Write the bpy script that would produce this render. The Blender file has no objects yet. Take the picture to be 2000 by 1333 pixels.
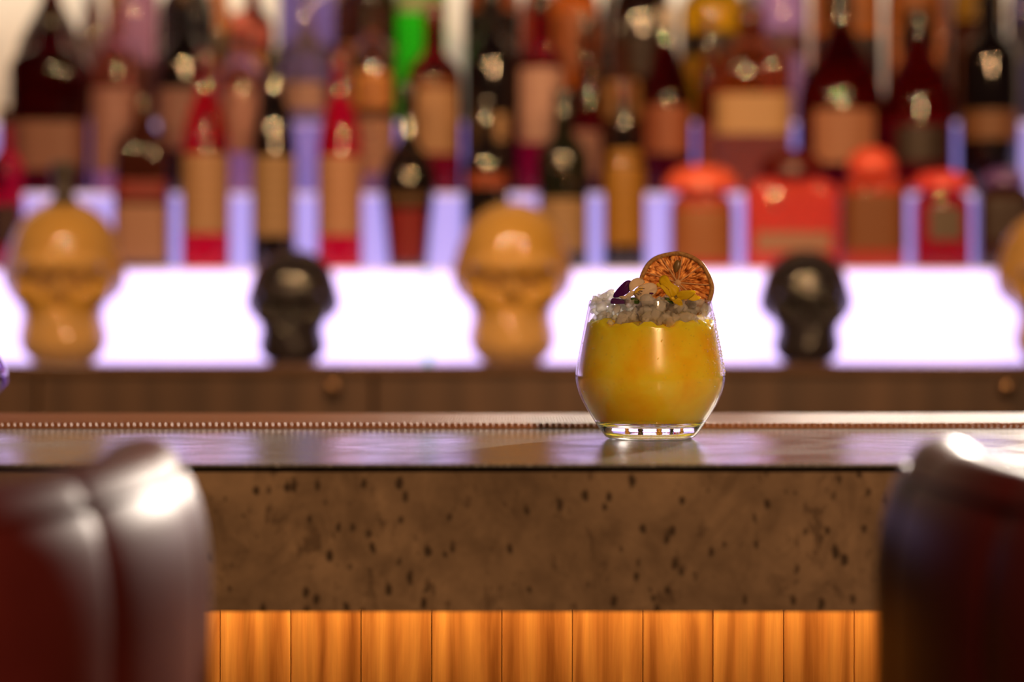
import bpy, bmesh, math, random
import numpy as np
from mathutils import Vector, Matrix, noise as mnoise

# ------------------------------------------------------------------ camera, world, lights
F = 85.0 / 36.0 * 2000.0          # focal length in pixels of the 2000 px frame
HOR = 590.0                       # horizon row
BAR = 1.10                        # bar top height
CZ = BAR + 0.0865                 # camera height
sc = bpy.context.scene
col = sc.collection


def PX(px, d): return (px - 1000.0) / F * d
def PZ(py, d): return CZ + (HOR - py) / F * d


def lin(c):
    return tuple((v / 255.0 / 12.92 if v / 255.0 <= 0.04045 else ((v / 255.0 + 0.055) / 1.055) ** 2.4) for v in c)


cam = bpy.data.cameras.new('camera'); camo = bpy.data.objects.new('camera', cam); col.objects.link(camo)
camo.location = (0, 0, CZ); camo.rotation_euler = (math.pi / 2, 0, 0)
cam.lens = 85; cam.sensor_width = 36; cam.shift_y = -(666.5 - HOR) / 2000.0
cam.clip_start = 0.01
cam.dof.use_dof = True; cam.dof.focus_distance = 1.497; cam.dof.aperture_fstop = 3.55; cam.dof.aperture_blades = 9
sc.camera = camo
vs = sc.view_settings
vs.view_transform = 'Standard'; vs.look = 'None'; vs.gamma = 1.0; vs.exposure = 0.0; vs.use_curve_mapping = False
cy = sc.cycles
cy.use_denoising = True; cy.max_bounces = 32; cy.transmission_bounces = 24; cy.transparent_max_bounces = 64
cy.glossy_bounces = 6; cy.diffuse_bounces = 16; cy.sample_clamp_indirect = 6.0

w = bpy.data.worlds.new('room_ambience'); sc.world = w; w.use_nodes = True
w.node_tree.nodes['Background'].inputs[0].default_value = (0.85, 0.72, 0.9, 1)
w.node_tree.nodes['Background'].inputs[1].default_value = 0.012


def spot(name, loc, aim, power, colr, size_deg, radius, blend=0.5):
    L = bpy.data.lights.new(name, 'SPOT'); o = bpy.data.objects.new(name, L); col.objects.link(o)
    o.location = loc
    o.rotation_euler = (Vector(aim) - Vector(loc)).to_track_quat('-Z', 'Y').to_euler()
    L.energy = power; L.color = colr; L.spot_size = math.radians(size_deg); L.spot_blend = blend; L.shadow_soft_size = radius
    return o


def area(name, loc, aim, power, colr, sx, sy):
    L = bpy.data.lights.new(name, 'AREA'); o = bpy.data.objects.new(name, L); col.objects.link(o)
    o.location = loc
    o.rotation_euler = (Vector(aim) - Vector(loc)).to_track_quat('-Z', 'Y').to_euler()
    L.energy = power; L.color = colr; L.shape = 'RECTANGLE'; L.size = sx; L.size_y = sy
    return o


WARM = (1.0, 0.56, 0.26)
# small neutral spot above the right end of the back bar, shining forward over the bar top
spot('back_right_spot', (0.80, 3.0, BAR + 0.60), (0.05, 1.45, BAR + 0.03), 320, (1.0, 0.86, 0.72), 60, 0.02)
# warm ceiling spots over the aisle that light the bottles
for x in (-0.85, -0.28, 0.28, 0.85):
    spot('warm_aisle_spot', (x, 1.75, BAR + 1.05), (x * 0.9, 3.35, BAR + 0.22), 42, WARM, 75, 0.013)
# white ceiling downlight over the left stool, faint violet one over the right
spot('stool_downlight', (-0.22, 0.62, BAR + 1.25), (-0.24, 0.86, BAR), 2.2, (1.0, 0.95, 0.97), 32, 0.06)
spot('violet_downlight', (0.30, 0.60, BAR + 1.25), (0.34, 0.90, BAR), 3.0, (0.62, 0.40, 1.0), 36, 0.07)
# dim warm room lamps behind the camera
area('room_lamp', (0.62, -1.0, 2.35), (0, 1.3, 1.05), 50, (1.0, 0.56, 0.26), 0.12, 0.12)
# added wash lamp, there to brighten the pale back wall
area('wall_wash_fill', (0, 3.60, BAR + 0.70), (0, 3.80, BAR + 0.70), 4.5, (1.0, 0.95, 0.82), 2.4, 0.05)


# ------------------------------------------------------------------ helpers
def tag(o, label=None, cat=None, group=None, kind=None):
    if label: o['label'] = label
    if cat: o['category'] = cat
    if group: o['group'] = group
    if kind: o['kind'] = kind
    return o


def empty(name, loc=(0, 0, 0), rz=0):
    o = bpy.data.objects.new(name, None); col.objects.link(o); o.location = loc; o.rotation_euler = (0, 0, rz)
    o.empty_display_size = 0.05
    return o


def obj(name, verts, faces, mat=None, parent=None, smooth=False, loc=None):
    me = bpy.data.meshes.new(name)
    me.from_pydata([tuple(v) for v in verts], [], faces)
    bm = bmesh.new(); bm.from_mesh(me); bmesh.ops.recalc_face_normals(bm, faces=bm.faces)
    bm.to_mesh(me); bm.free()
    if smooth:
        for p in me.polygons: p.use_smooth = True
    if mat: me.materials.append(mat)
    o = bpy.data.objects.new(name, me); col.objects.link(o)
    if parent: o.parent = parent
    if loc: o.location = loc
    return o


def box(x0, x1, y0, y1, z0, z1):
    v = [(x, y, z) for x in (x0, x1) for y in (y0, y1) for z in (z0, z1)]
    f = [(0, 1, 3, 2), (4, 6, 7, 5), (0, 4, 5, 1), (2, 3, 7, 6), (0, 2, 6, 4), (1, 5, 7, 3)]
    return v, f


def boxo(name, x0, x1, y0, y1, z0, z1, mat, parent=None, bevel=0.0, loc=None):
    v, f = box(x0, x1, y0, y1, z0, z1)
    o = obj(name, v, f, mat, parent, loc=loc)
    if bevel:
        m = o.modifiers.new('bevel', 'BEVEL'); m.width = bevel; m.segments = 2
    return o


def lathe_mesh(prof, seg=32, n=2.0, cap=True, ry=1.0):
    """prof: list of (r,z) bottom to top; n = superellipse exponent; ry = depth ratio"""
    vs_, fs = [], []
    for r, z in prof:
        for k in range(seg):
            a = 2 * math.pi * k / seg
            c, s = math.cos(a), math.sin(a)
            q = (abs(c) ** n + abs(s) ** n) ** (-1.0 / n)
            vs_.append((r * q * c, r * q * s * ry, z))
    for i in range(len(prof) - 1):
        for k in range(seg):
            a, b = i * seg + k, i * seg + (k + 1) % seg
            fs.append((a, b, b + seg, a + seg))
    if cap:
        fs.append(tuple(range(seg - 1, -1, -1)))
        fs.append(tuple((len(prof) - 1) * seg + k for k in range(seg)))
    return vs_, fs


def auto_smooth(o, deg=40):
    me = o.data
    for p in me.polygons: p.use_smooth = True
    me.set_sharp_from_angle(angle=math.radians(deg))


def tube_mesh(pts, r, seg=8):
    vs_, fs = [], []
    P = [Vector(p) for p in pts]
    for i, p in enumerate(P):
        t = (P[min(i + 1, len(P) - 1)] - P[max(i - 1, 0)]).normalized()
        up = Vector((0, 0, 1)) if abs(t.z) < 0.9 else Vector((1, 0, 0))
        a = t.cross(up).normalized(); b = a.cross(t).normalized()
        for k in range(seg):
            ang = 2 * math.pi * k / seg
            vs_.append(p + a * (r * math.cos(ang)) + b * (r * math.sin(ang)))
    for i in range(len(P) - 1):
        for k in range(seg):
            q, s = i * seg + k, i * seg + (k + 1) % seg
            fs.append((q, s, s + seg, q + seg))
    fs.append(tuple(range(seg))); fs.append(tuple((len(P) - 1) * seg + k for k in range(seg)))
    return vs_, fs


# ------------------------------------------------------------------ materials
MATS = {}


def mat(name, base=(0.5, 0.5, 0.5), rough=0.5, metal=0.0, trans=0.0, ior=1.45, spec=0.5, coat=0.0, emit=None, es=0.0,
        sss=0.0, sssr=None):
    if name in MATS: return MATS[name]
    m = bpy.data.materials.new(name); m.use_nodes = True
    p = m.node_tree.nodes['Principled BSDF']
    p.inputs['Base Color'].default_value = (*base, 1); p.inputs['Roughness'].default_value = rough
    p.inputs['Metallic'].default_value = metal; p.inputs['Transmission Weight'].default_value = trans
    p.inputs['IOR'].default_value = ior; p.inputs['Specular IOR Level'].default_value = spec
    p.inputs['Coat Weight'].default_value = coat
    if emit:
        p.inputs['Emission Color'].default_value = (*emit, 1); p.inputs['Emission Strength'].default_value = es
    if sss:
        p.inputs['Subsurface Weight'].default_value = sss
        p.inputs['Subsurface Radius'].default_value = sssr or (0.02, 0.01, 0.005)
        p.inputs['Subsurface Scale'].default_value = 1.0
    MATS[name] = m
    return m


def N(m, t, **kw):
    n = m.node_tree.nodes.new(t)
    for k, v in kw.items(): setattr(n, k, v)
    return n


def L(m, a, b): m.node_tree.links.new(a, b)


def bsdf(m): return m.node_tree.nodes['Principled BSDF']


def coords(m, scale=(1, 1, 1), kind='Object', rnd=False):
    t = N(m, 'ShaderNodeTexCoord'); mp = N(m, 'ShaderNodeMapping'); mp.inputs['Scale'].default_value = scale
    L(m, t.outputs[kind], mp.inputs['Vector'])
    if rnd:
        oi = N(m, 'ShaderNodeObjectInfo'); mu = N(m, 'ShaderNodeMath', operation='MULTIPLY'); mu.inputs[1].default_value = 37.0
        cb = N(m, 'ShaderNodeCombineXYZ'); L(m, oi.outputs['Random'], mu.inputs[0])
        L(m, mu.outputs[0], cb.inputs[0]); L(m, mu.outputs[0], cb.inputs[2]); L(m, cb.outputs[0], mp.inputs['Location'])
    return mp.outputs[0]


def noise(m, vec, scale, detail=4, rough=0.55, dist=0.0):
    n = N(m, 'ShaderNodeTexNoise'); n.inputs['Scale'].default_value = scale; n.inputs['Detail'].default_value = detail
    n.inputs['Roughness'].default_value = rough; n.inputs['Distortion'].default_value = dist
    L(m, vec, n.inputs['Vector']); return n.outputs['Fac']


def ramp(m, fac, stops):
    r = N(m, 'ShaderNodeValToRGB'); e = r.color_ramp.elements
    while len(e) < len(stops): e.new(0.5)
    for i, (p, c) in enumerate(stops):
        e[i].position = p; e[i].color = (*c, 1) if len(c) == 3 else c
    L(m, fac, r.inputs[0]); return r.outputs[0]


def mixc(m, fac, a, b, mode='MIX'):
    n = N(m, 'ShaderNodeMix', data_type='RGBA', blend_type=mode)
    if isinstance(fac, (int, float)): n.inputs[0].default_value = fac
    else: L(m, fac, n.inputs[0])
    for s, v in ((n.inputs[6], a), (n.inputs[7], b)):
        if isinstance(v, tuple): s.default_value = (*v, 1)
        else: L(m, v, s)
    return n.outputs[2]


def bump(m, h, strength=0.3, dist=0.002):
    b = N(m, 'ShaderNodeBump'); b.inputs['Strength'].default_value = strength; b.inputs['Distance'].default_value = dist
    L(m, h, b.inputs['Height']); L(m, b.outputs[0], bsdf(m).inputs['Normal'])


# bar top: dark polished composite with sparkle grain
m_top = mat('bar_top_stone', (0.05, 0.048, 0.05), 0.3)
v = coords(m_top)
g = noise(m_top, v, 900, 2, 0.6)
big = noise(m_top, v, 14, 5, 0.6, 0.6)
L(m_top, ramp(m_top, g, [(0.35, (0.09, 0.086, 0.085)), (0.60, (0.19, 0.185, 0.18)), (0.70, (0.50, 0.49, 0.48))]), bsdf(m_top).inputs['Base Color'])
L(m_top, ramp(m_top, big, [(0.3, (0.13,) * 3), (0.7, (0.24,) * 3)]), bsdf(m_top).inputs['Roughness'])
bump(m_top, g, 0.10, 0.0006)

# concrete fascia
m_con = mat('raw_concrete', (0.2, 0.15, 0.11), 0.75, spec=0.25)
v = coords(m_con)
blot = noise(m_con, v, 9, 6, 0.62, 0.8)
v2 = coords(m_con, (1, 1, 0.55))
vo = N(m_con, 'ShaderNodeTexVoronoi'); vo.inputs['Scale'].default_value = 120; L(m_con, v2, vo.inputs['Vector'])
clus = noise(m_con, v, 16, 3, 0.6)
wob = noise(m_con, v, 160, 3, 0.6)
sub = N(m_con, 'ShaderNodeMath', operation='MULTIPLY_ADD'); L(m_con, wob, sub.inputs[0]); sub.inputs[1].default_value = 0.5; L(m_con, vo.outputs['Distance'], sub.inputs[2])
add = N(m_con, 'ShaderNodeMath', operation='MULTIPLY_ADD'); L(m_con, clus, add.inputs[0]); add.inputs[1].default_value = -0.70; L(m_con, sub.outputs[0], add.inputs[2])
pit = ramp(m_con, add.outputs[0], [(0.0, (0, 0, 0)), (0.13, (1, 1, 1))])
basec = ramp(m_con, blot, [(0.28, (0.085, 0.056, 0.036)), (0.5, (0.19, 0.132, 0.086)), (0.70, (0.32, 0.225, 0.145))])
fine = noise(m_con, v, 60, 5, 0.65)
basec = mixc(m_con, 0.35, basec, ramp(m_con, fine, [(0.3, (0.09, 0.06, 0.04)), (0.7, (0.29, 0.205, 0.135))]))
st = noise(m_con, coords(m_con, (1, 1, 0.6)), 75, 5, 0.7, 0.5)
basec = mixc(m_con, ramp(m_con, st, [(0.34, (0.75,) * 3), (0.43, (0, 0, 0))]), basec, (0.07, 0.044, 0.028))
st2 = noise(m_con, coords(m_con, (1, 1, 0.7)), 24, 6, 0.7, 1.2)
basec = mixc(m_con, ramp(m_con, st2, [(0.36, (0.55,) * 3), (0.52, (0, 0, 0))]), basec, (0.085, 0.055, 0.034))
L(m_con, mixc(m_con, pit, (0.045, 0.029, 0.018), basec), bsdf(m_con).inputs['Base Color'])
bump(m_con, pit, 0.4, 0.0015)


def wood(name, dark, mid, light, scale=1.0, rough=0.45, gscale=26):
    m = mat(name, mid, rough)
    v = coords(m, (1, 1, 0.06), rnd=True)
    a = noise(m, v, gscale * 2.2 * scale, 5, 0.6, 1.0)
    b = noise(m, coords(m, (1, 1, 0.02), rnd=True), 150 * scale, 4, 0.65, 0.3)
    wv = N(m, 'ShaderNodeTexWave'); wv.inputs['Scale'].default_value = 16 * scale; wv.inputs['Distortion'].default_value = 7
    wv.inputs['Detail'].default_value = 3; wv.inputs['Detail Scale'].default_value = 1.4
    L(m, coords(m, (1, 1, 0.16), rnd=True), wv.inputs['Vector'])
    c1 = ramp(m, a, [(0.34, dark), (0.5, mid), (0.66, light)])
    c2 = ramp(m, b, [(0.3, dark), (0.55, mid), (0.8, light)])
    c = mixc(m, 0.45, c1, c2)
    c3 = ramp(m, wv.outputs['Fac'], [(0.0, dark), (0.35, mid), (1, light)])
    c = mixc(m, 0.3, c, c3)
    L(m, c, bsdf(m).inputs['Base Color'])
    bump(m, b, 0.12, 0.0008)
    return m


m_plank = wood('honey_wood', (0.20, 0.07, 0.02), (0.50, 0.23, 0.08), (0.88, 0.52, 0.20))
m_cab = wood('dark_cabinet_wood', (0.028, 0.015, 0.010), (0.062, 0.034, 0.021), (0.10, 0.056, 0.034), 0.35, 0.5, 8)
m_ctop = mat('polished_dark_counter', (0.10, 0.058, 0.036), 0.16)
m_black = mat('black_void', (0.006, 0.006, 0.006), 0.7)
m_rubber = mat('brown_rubber', (0.30, 0.135, 0.07), 0.35, spec=0.12)
m_led = mat('warm_led', (1, 0.8, 0.5), 0.5, emit=(1.0, 0.53, 0.15), es=24.0)
m_alu = mat('brushed_steel', (0.55, 0.53, 0.5), 0.28, metal=1.0)
m_brass = mat('aged_brass', (0.28, 0.17, 0.10), 0.3, metal=1.0)
LAV = (0.66, 0.56, 1.0)
m_r1 = mat('lit_acrylic_low', (0.3, 0.3, 0.32), 0.35, emit=(0.66, 0.50, 1.0), es=2.2)
m_r2 = mat('lit_acrylic_mid', (0.2, 0.2, 0.22), 0.35, emit=(0.44, 0.36, 1.0), es=0.85)
m_r3 = mat('lit_acrylic_high', (0.2, 0.2, 0.22), 0.35, emit=(0.38, 0.32, 1.0), es=0.6)
m_tread = mat('lit_acrylic_tread', (0.7, 0.68, 0.78), 0.3, emit=LAV, es=0.55)
m_cyan = mat('cyan_acrylic_joint', (0.2, 0.6, 0.7), 0.3, emit=(0.10, 0.55, 0.85), es=0.9)
m_wall = mat('pale_plaster', (0.62, 0.58, 0.50), 0.8)
m_floor = wood('dark_floor_wood', (0.03, 0.02, 0.014), (0.06, 0.04, 0.028), (0.1, 0.07, 0.05), 0.3)

m_leather = mat('oxblood_leather', (0.085, 0.012, 0.010), 0.44, coat=0.0, spec=0.13)
v = coords(m_leather)
ln = noise(m_leather, v, 260, 3, 0.6)
L(m_leather, ramp(m_leather, noise(m_leather, v, 7, 4), [(0.3, (0.045, 0.006, 0.006)), (0.7, (0.10, 0.014, 0.013))]), bsdf(m_leather).inputs['Base Color'])
bump(m_leather, ln, 0.12, 0.0006)
bsdf(m_leather).inputs['Coat Roughness'].default_value = 0.2
m_legmetal = mat('dark_bronze', (0.1, 0.075, 0.055), 0.35, metal=1.0)

# ------------------------------------------------------------------ the setting
fl = boxo('floor', -3, 3, -2.5, 4.2, -0.05, 0.0, m_floor); tag(fl, 'dark wooden floor of the bar', 'floor', kind='structure')
wl = boxo('wall_back', -3, 3, 3.80, 3.95, 0, 2.9, m_wall); tag(wl, 'pale plaster wall behind the bottles', 'wall', kind='structure')

# ------------------------------------------------------------------ bar: worktop and plank front
BF, BB = 4722.2 * 0.0865 / (907 - HOR), 1.83          # front and back edge depth
XW = 1.15
top = empty('bar_worktop', (0, BF, BAR)); tag(top, 'grey speckled stone bar top with thick brown concrete front edge', 'bar top')


def P(o, parent):          # parent while keeping world coordinates of the mesh
    o.parent = parent; o.matrix_parent_inverse = Matrix.Translation(parent.location).inverted(); return o


P(boxo('top_plate', -XW, XW, BF, BB, BAR - 0.0016, BAR, m_top, bevel=0.0005), top)
FB = PZ(1196, BF + 0.001)
P(boxo('shadow_gap', -XW, XW, BF + 0.006, BF + 0.05, BAR - 0.0045, BAR - 0.0017, m_black), top)  # recessed strip coloured black to paint the shadow line under the plate
P(boxo('front_fascia', -XW, XW, BF + 0.0008, BF + 0.05, FB, BAR - 0.0046, m_con, bevel=0.0006), top)
P(boxo('core', -XW, XW, BF + 0.05, BB - 0.01, BAR - 0.05, BAR - 0.0017, m_black), top)

PD = 1.485                  # plank face depth
front = empty('bar_counter', (0, PD, 0)); tag(front, 'honey wood plank bar counter under the concrete edge', 'bar counter')
P(boxo('backing_board', -XW, XW, PD + 0.016, PD + 0.04, 0.0, BAR - 0.051, m_black), front)
pitch = 137.6 / F * PD
v0, f0 = box(-pitch / 2 + 0.0002, pitch / 2 - 0.0002, 0, 0.016, -0.47, 0.47)
plank_me = None
x0 = PX(430, PD)
i0 = int((-XW + 0.03 - x0) / pitch); i1 = int((XW - 0.03 - x0) / pitch)
random.seed(5)
for i in range(i0, i1):
    if plank_me is None:
        o = obj('plank', v0, f0, m_plank); plank_me = o.data
        bm = bmesh.new(); bm.from_mesh(plank_me); bmesh.ops.bevel(bm, geom=list(bm.edges), offset=0.0006, segments=1, affect='EDGES'); bm.to_mesh(plank_me); bm.free()
    else:
        o = bpy.data.objects.new('plank', plank_me); col.objects.link(o)
    o.parent = front
    o.location = (x0 + pitch * (i + 0.5), random.uniform(0, 0.0008), 0.572)
led = boxo('led_strip', -XW + 0.02, XW - 0.02, 1.440, 1.450, BAR - 0.062, BAR - 0.0505, m_led)
tag(led, 'warm light strip hidden under the overhang of the bar top', 'light strip')

# rubber bar mat with nubs along the back edge
MY0, MY1 = 4722.2 * 0.0865 / (838 - HOR), 1.80
bmat = empty('bar_mat', (0, MY0, BAR)); tag(bmat, 'brown nubbed rubber bar mat along the back edge of the bar', 'bar mat')
P(boxo('mat_base', -0.78, 0.98, MY0, MY1, BAR, BAR + 0.0014, m_rubber, bevel=0.0005), bmat)
nv, nf = [], []
sp = 0.0043
ny = int((MY1 - MY0 - 0.004) / sp)
for j in range(ny):
    for i in range(int(1.75 / sp)):
        cx = -0.775 + sp * (i + 0.5 * (j % 2)); cyy = MY0 + 0.004 + sp * j
        b = len(nv)
        for r, z in ((0.0017, BAR + 0.0013), (0.0013, BAR + 0.0036)):
            for k in range(6):
                a = math.pi * 2 * k / 6
                nv.append((cx + r * math.cos(a), cyy + r * math.sin(a), z))
        nv.append((cx, cyy, BAR + 0.0043))
        for k in range(6):
            q = (k + 1) % 6
            nf.append((b + k, b + q, b + 6 + q, b + 6 + k)); nf.append((b + 6 + k, b + 6 + q, b + 12))
me = bpy.data.meshes.new('nubs'); me.from_pydata(nv, [], nf); me.materials.append(m_rubber)
for p in me.polygons: p.use_smooth = True
no = bpy.data.objects.new('nubs', me); col.objects.link(no); P(no, bmat); no['kind'] = 'stuff'

# ------------------------------------------------------------------ back bar
CF, CT = 3.0, CZ - (712 - HOR) / F * 3.0               # counter front depth, counter top height
R = [3.25, 3.36, 3.47]
TZ = [PZ(525, R[0]), PZ(377, R[1]), PZ(238, R[2])]
cab = empty('back_bar_cabinet', (0, CF, 0)); tag(cab, 'dark brown wooden cabinet under the row of skulls', 'cabinet')
P(boxo('body', -1.5, 1.5, CF + 0.03, 3.72, 0.0, CT - 0.0125, m_black), cab)
dw = 658 / F * CF
kx0 = PX(650, CF)
for i in range(-3, 4):
    xr = kx0 + 0.05 + dw * i
    if xr - dw < -1.5 or xr > 1.5: continue
    d = boxo('door', -dw + 0.002, -0.002, 0, 0.022, -CT / 2 + 0.05, CT / 2 - 0.0095, m_cab, cab, bevel=0.002, loc=(xr, 0.006, CT / 2 - 0.004))
    if i % 2 == 0:
        vv, ff = lathe_mesh([(0.004, 0), (0.004, 0.006), (0.0085, 0.008), (0.0095, 0.012), (0.007, 0.016), (0.002, 0.017)], 16)
        k = obj('knob', vv, ff, m_brass, d, True)
        k.rotation_euler = (math.pi / 2, 0, 0); k.location = (-0.05, 0.0, PZ(757, CF) - (CT / 2 - 0.004))
ctop = boxo('back_counter', -1.5, 1.5, CF, 3.72, CT - 0.012, CT, m_ctop, bevel=0.0015)
tag(ctop, 'dark wooden back counter that carries the lit steps and skulls', 'counter')

steps = empty('lit_bottle_steps', (0, R[0], CT)); tag(steps, 'glowing lavender acrylic bottle steps in three tiers', 'bottle display')
prevz = CT
for k in range(3):
    rm = (m_r1, m_r2, m_r3)[k]
    nxt = R[k + 1] if k < 2 else 3.66
    seam = PX(836, R[0])
    edges = [-1.45, seam - 0.005, seam + 0.005, 1.45] if k == 0 else [-1.45, 1.45]
    for a, b in zip(edges[:-1], edges[1:]):
        P(boxo('acrylic_joint' if b - a < 0.02 else 'riser_panel', a, b, R[k], R[k] + 0.006, prevz, TZ[k] - 0.006,
               m_cyan if b - a < 0.02 else rm), steps)
    P(boxo('tread_panel', -1.45, 1.45, R[k], nxt, TZ[k] - 0.006, TZ[k], m_tread), steps)
    prevz = TZ[k]
P(boxo('rear_panel', -1.45, 1.45, 3.66, 3.67, CT, TZ[2], m_black), steps)

# ------------------------------------------------------------------ bottles
SH = {
    'bullet': [(0, .93), (.012, 1), (.50, 1), (.60, .94), (.68, .82), (.745, .64), (.79, .47), (.82, .38), (1, .35)],
    'round': [(0, .92), (.012, 1), (.60, 1), (.655, .95), (.70, .78), (.735, .52), (.76, .38), (1, .34)],
    'slope': [(0, .92), (.012, 1), (.48, 1), (.56, .95), (.66, .72), (.75, .48), (.82, .36), (1, .34)],
    'taper': [(0, .66), (.012, .70), (.25, .84), (.45, 1), (.52, .98), (.60, .78), (.66, .46), (.72, .30), (1, .27)],
    'squat': [(0, .92), (.015, 1), (.62, 1), (.70, 1.02), (.76, .90), (.80, .55), (.84, .34), (1, .32)],
    'dome': [(0, .80), (.015, .84), (.55, .93), (.58, 1.06), (.64, 1.10), (.70, 1.0), (.75, .72), (.79, .42), (1, .36)],
    'short': [(0, .94), (.02, 1), (.80, 1), (.90, .93), (.96, .72), (1, .45)],
    'jug': [(0, .94), (.012, 1), (.45, 1), (.53, .93), (.66, .62), (.76, .36), (.82, .27), (1, .25)],
}
ROWD = {'A': 3.305, 'B': 3.415, 'C': 3.53}
ROWZ = {'A': TZ[0], 'B': TZ[1], 'C': TZ[2]}


def glassm(c, dark=False):
    nm = 'glass_%02x%02x%02x' % tuple(c)
    if max(c) < 60:
        return mat(nm, lin(c), 0.08, spec=1.0)
    if c[0] > 230 and 60 < c[1] < 100:            # cloudy coral liquor
        return mat(nm, tuple(x * .8 for x in lin(c)), 0.06, trans=0.6, ior=1.36)
    return mat(nm, lin(c), 0.05, trans=0.94, ior=1.40)


def paper(c):
    nm = 'paper_%02x%02x%02x' % tuple(c)
    if nm in MATS: return MATS[nm]
    b = tuple(x * 0.40 for x in lin(c))
    m = mat(nm, b, 0.55)
    t = N(m, 'ShaderNodeTexCoord'); s = N(m, 'ShaderNodeSeparateXYZ'); L(m, t.outputs['Generated'], s.inputs[0])
    mu = N(m, 'ShaderNodeMath', operation='MULTIPLY'); mu.inputs[1].default_value = 44.0; L(m, s.outputs[2], mu.inputs[0])
    si = N(m, 'ShaderNodeMath', operation='SINE'); L(m, mu.outputs[0], si.inputs[0])
    L(m, mixc(m, ramp(m, si.outputs[0], [(0.6, (0, 0, 0)), (0.8, (0.2,) * 3)]), b, tuple(x * 0.35 for x in b)), bsdf(m).inputs['Base Color'])
    return m


GLINTS = {('A', 797): [(797, 284), (799, 314), (795, 342)], ('A', 1100): [(1085, 324), (1112, 354)], ('B', 1056): [(1060, 101)], ('B', 1146): [(1160, 136)],
         ('B', 1302): [(1308, 186)], ('B', 960): [(957, 42)], ('B', 1642): [(1630, 186)], ('B', 1793): [(1788, 236)], ('A', 402): [(405, 235)], ('A', 535): [(540, 268)],
         ('A', 664): [(668, 270)], ('B', 848): [(848, 142)], ('A', 950): [(974, 372)], ('C', 494): [(497, 136)], ('B', 598): [(596, 158)], ('B', 728): [(728, 180), (724, 262)],
         ('A', 1702): [(1690, 372)], ('A', 1838): [(1828, 392)], ('A', 1546): [(1520, 398)]}  # added reflective domes, placed where blurred highlights should appear
m_glint = mat('gold_glint', (1.0, 0.74, 0.42), 0.06, metal=1.0)


def bottle(row, cx, hw, shape, toppx, glass, labels, cap, desc, n=2.0, capfrac=0.1, dd=0.0, ry=1.0, wide=None):
    d = ROWD[row] + dd; z0 = ROWZ[row]
    hw *= {'A': 1.0, 'B': 1.14, 'C': 1.22}[row]
    X = PX(cx, d); H = PZ(toppx, d) - z0; r = hw / F * d
    t = empty('liquor_bottle', (X, d, z0 + 0.0003)); tag(t, desc, 'bottle', 'bottles on the lit steps')
    prof = [(rr * r, tt * H) for tt, rr in SH[shape]]
    seg = 28
    vv, ff = lathe_mesh(prof, seg, n, True, ry)
    o = obj('glass_body', vv, ff, glassm(glass), t); auto_smooth(o, 50)

    def rad(z):
        for (ra, za), (rb, zb) in zip(prof[:-1], prof[1:]):
            if za <= z <= zb: return ra + (rb - ra) * (z - za) / max(zb - za, 1e-6)
        return prof[-1][0]
    if cap:
        hc = H * capfrac
        vv, ff = lathe_mesh([(prof[-1][0] * 1.12, H - hc), (prof[-1][0] * 1.16, H - hc * .9), (prof[-1][0] * 1.16, H), (prof[-1][0] * 1.05, H + 0.003)], 20)
        c = obj('cap', vv, ff, mat('cap_%02x%02x%02x' % tuple(cap), tuple(x * 0.5 for x in lin(cap)), 0.2), t); auto_smooth(c, 40)
    for (sx, sy) in GLINTS.get((row, cx), []):          # small metal dome added to make a highlight on the glass front
        zz = PZ(sy, d - r) - z0; xx = PX(sx, d - r) - X; rq = rad(zz)
        yy = -ry * math.sqrt(max(0.0, rq * rq - xx * xx)) if n < 2.5 else -rq * ry
        sv, sf = lathe_mesh([(.0055 * math.sin(q), .0055 * math.cos(q)) for q in (3.0, 2.6, 2.1, 1.57, 1.2, .85, .5, .15)], 16)
        sv = [(a + xx, -c * .75 + yy, b + zz) for a, b, c in sv]
        obj('glint_dome', sv, sf, m_glint, t, True)
    if wide:            # broad domed top; coral ones colour in light caught by the shoulder
        yt, wv_, wc = wide
        zb_ = H - 0.002; hc = PZ(yt, d) - z0 - zb_; wr = wv_ / F * d
        vv, ff = lathe_mesh([(wr * .86, zb_), (wr, zb_ + hc * .12), (wr, zb_ + hc * .35), (wr * .88, zb_ + hc * .66), (wr * .6, zb_ + hc * .9), (wr * .2, zb_ + hc)], 28)
        c = obj('stopper', vv, ff, mat('stopper_%02x%02x%02x' % tuple(wc), tuple(x * 0.75 for x in lin(wc)), 0.25), t); auto_smooth(c, 50)
    for (ya, yb, half, colr) in labels:
        za, zb = PZ(yb, d - r) - z0, PZ(ya, d - r) - z0
        za = max(za, 0.004)
        vv, ff = [], []
        K, Q = 14, 5
        for q in range(Q + 1):
            z = za + (zb - za) * q / Q
            rr = rad(z) + 0.0007
            for k in range(K + 1):
                a = -math.pi / 2 + half * (2 * k / K - 1)
                c_, s_ = math.cos(a), math.sin(a)
                e = (abs(c_) ** n + abs(s_) ** n) ** (-1 / n)
                vv.append((rr * e * c_, rr * e * s_ * ry, z))
        for q in range(Q):
            for k in range(K):
                a = q * (K + 1) + k
                ff.append((a, a + 1, a + K + 2, a + K + 1))
        lb = obj('label', vv, ff, paper(colr), t, True)
    return t


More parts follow.
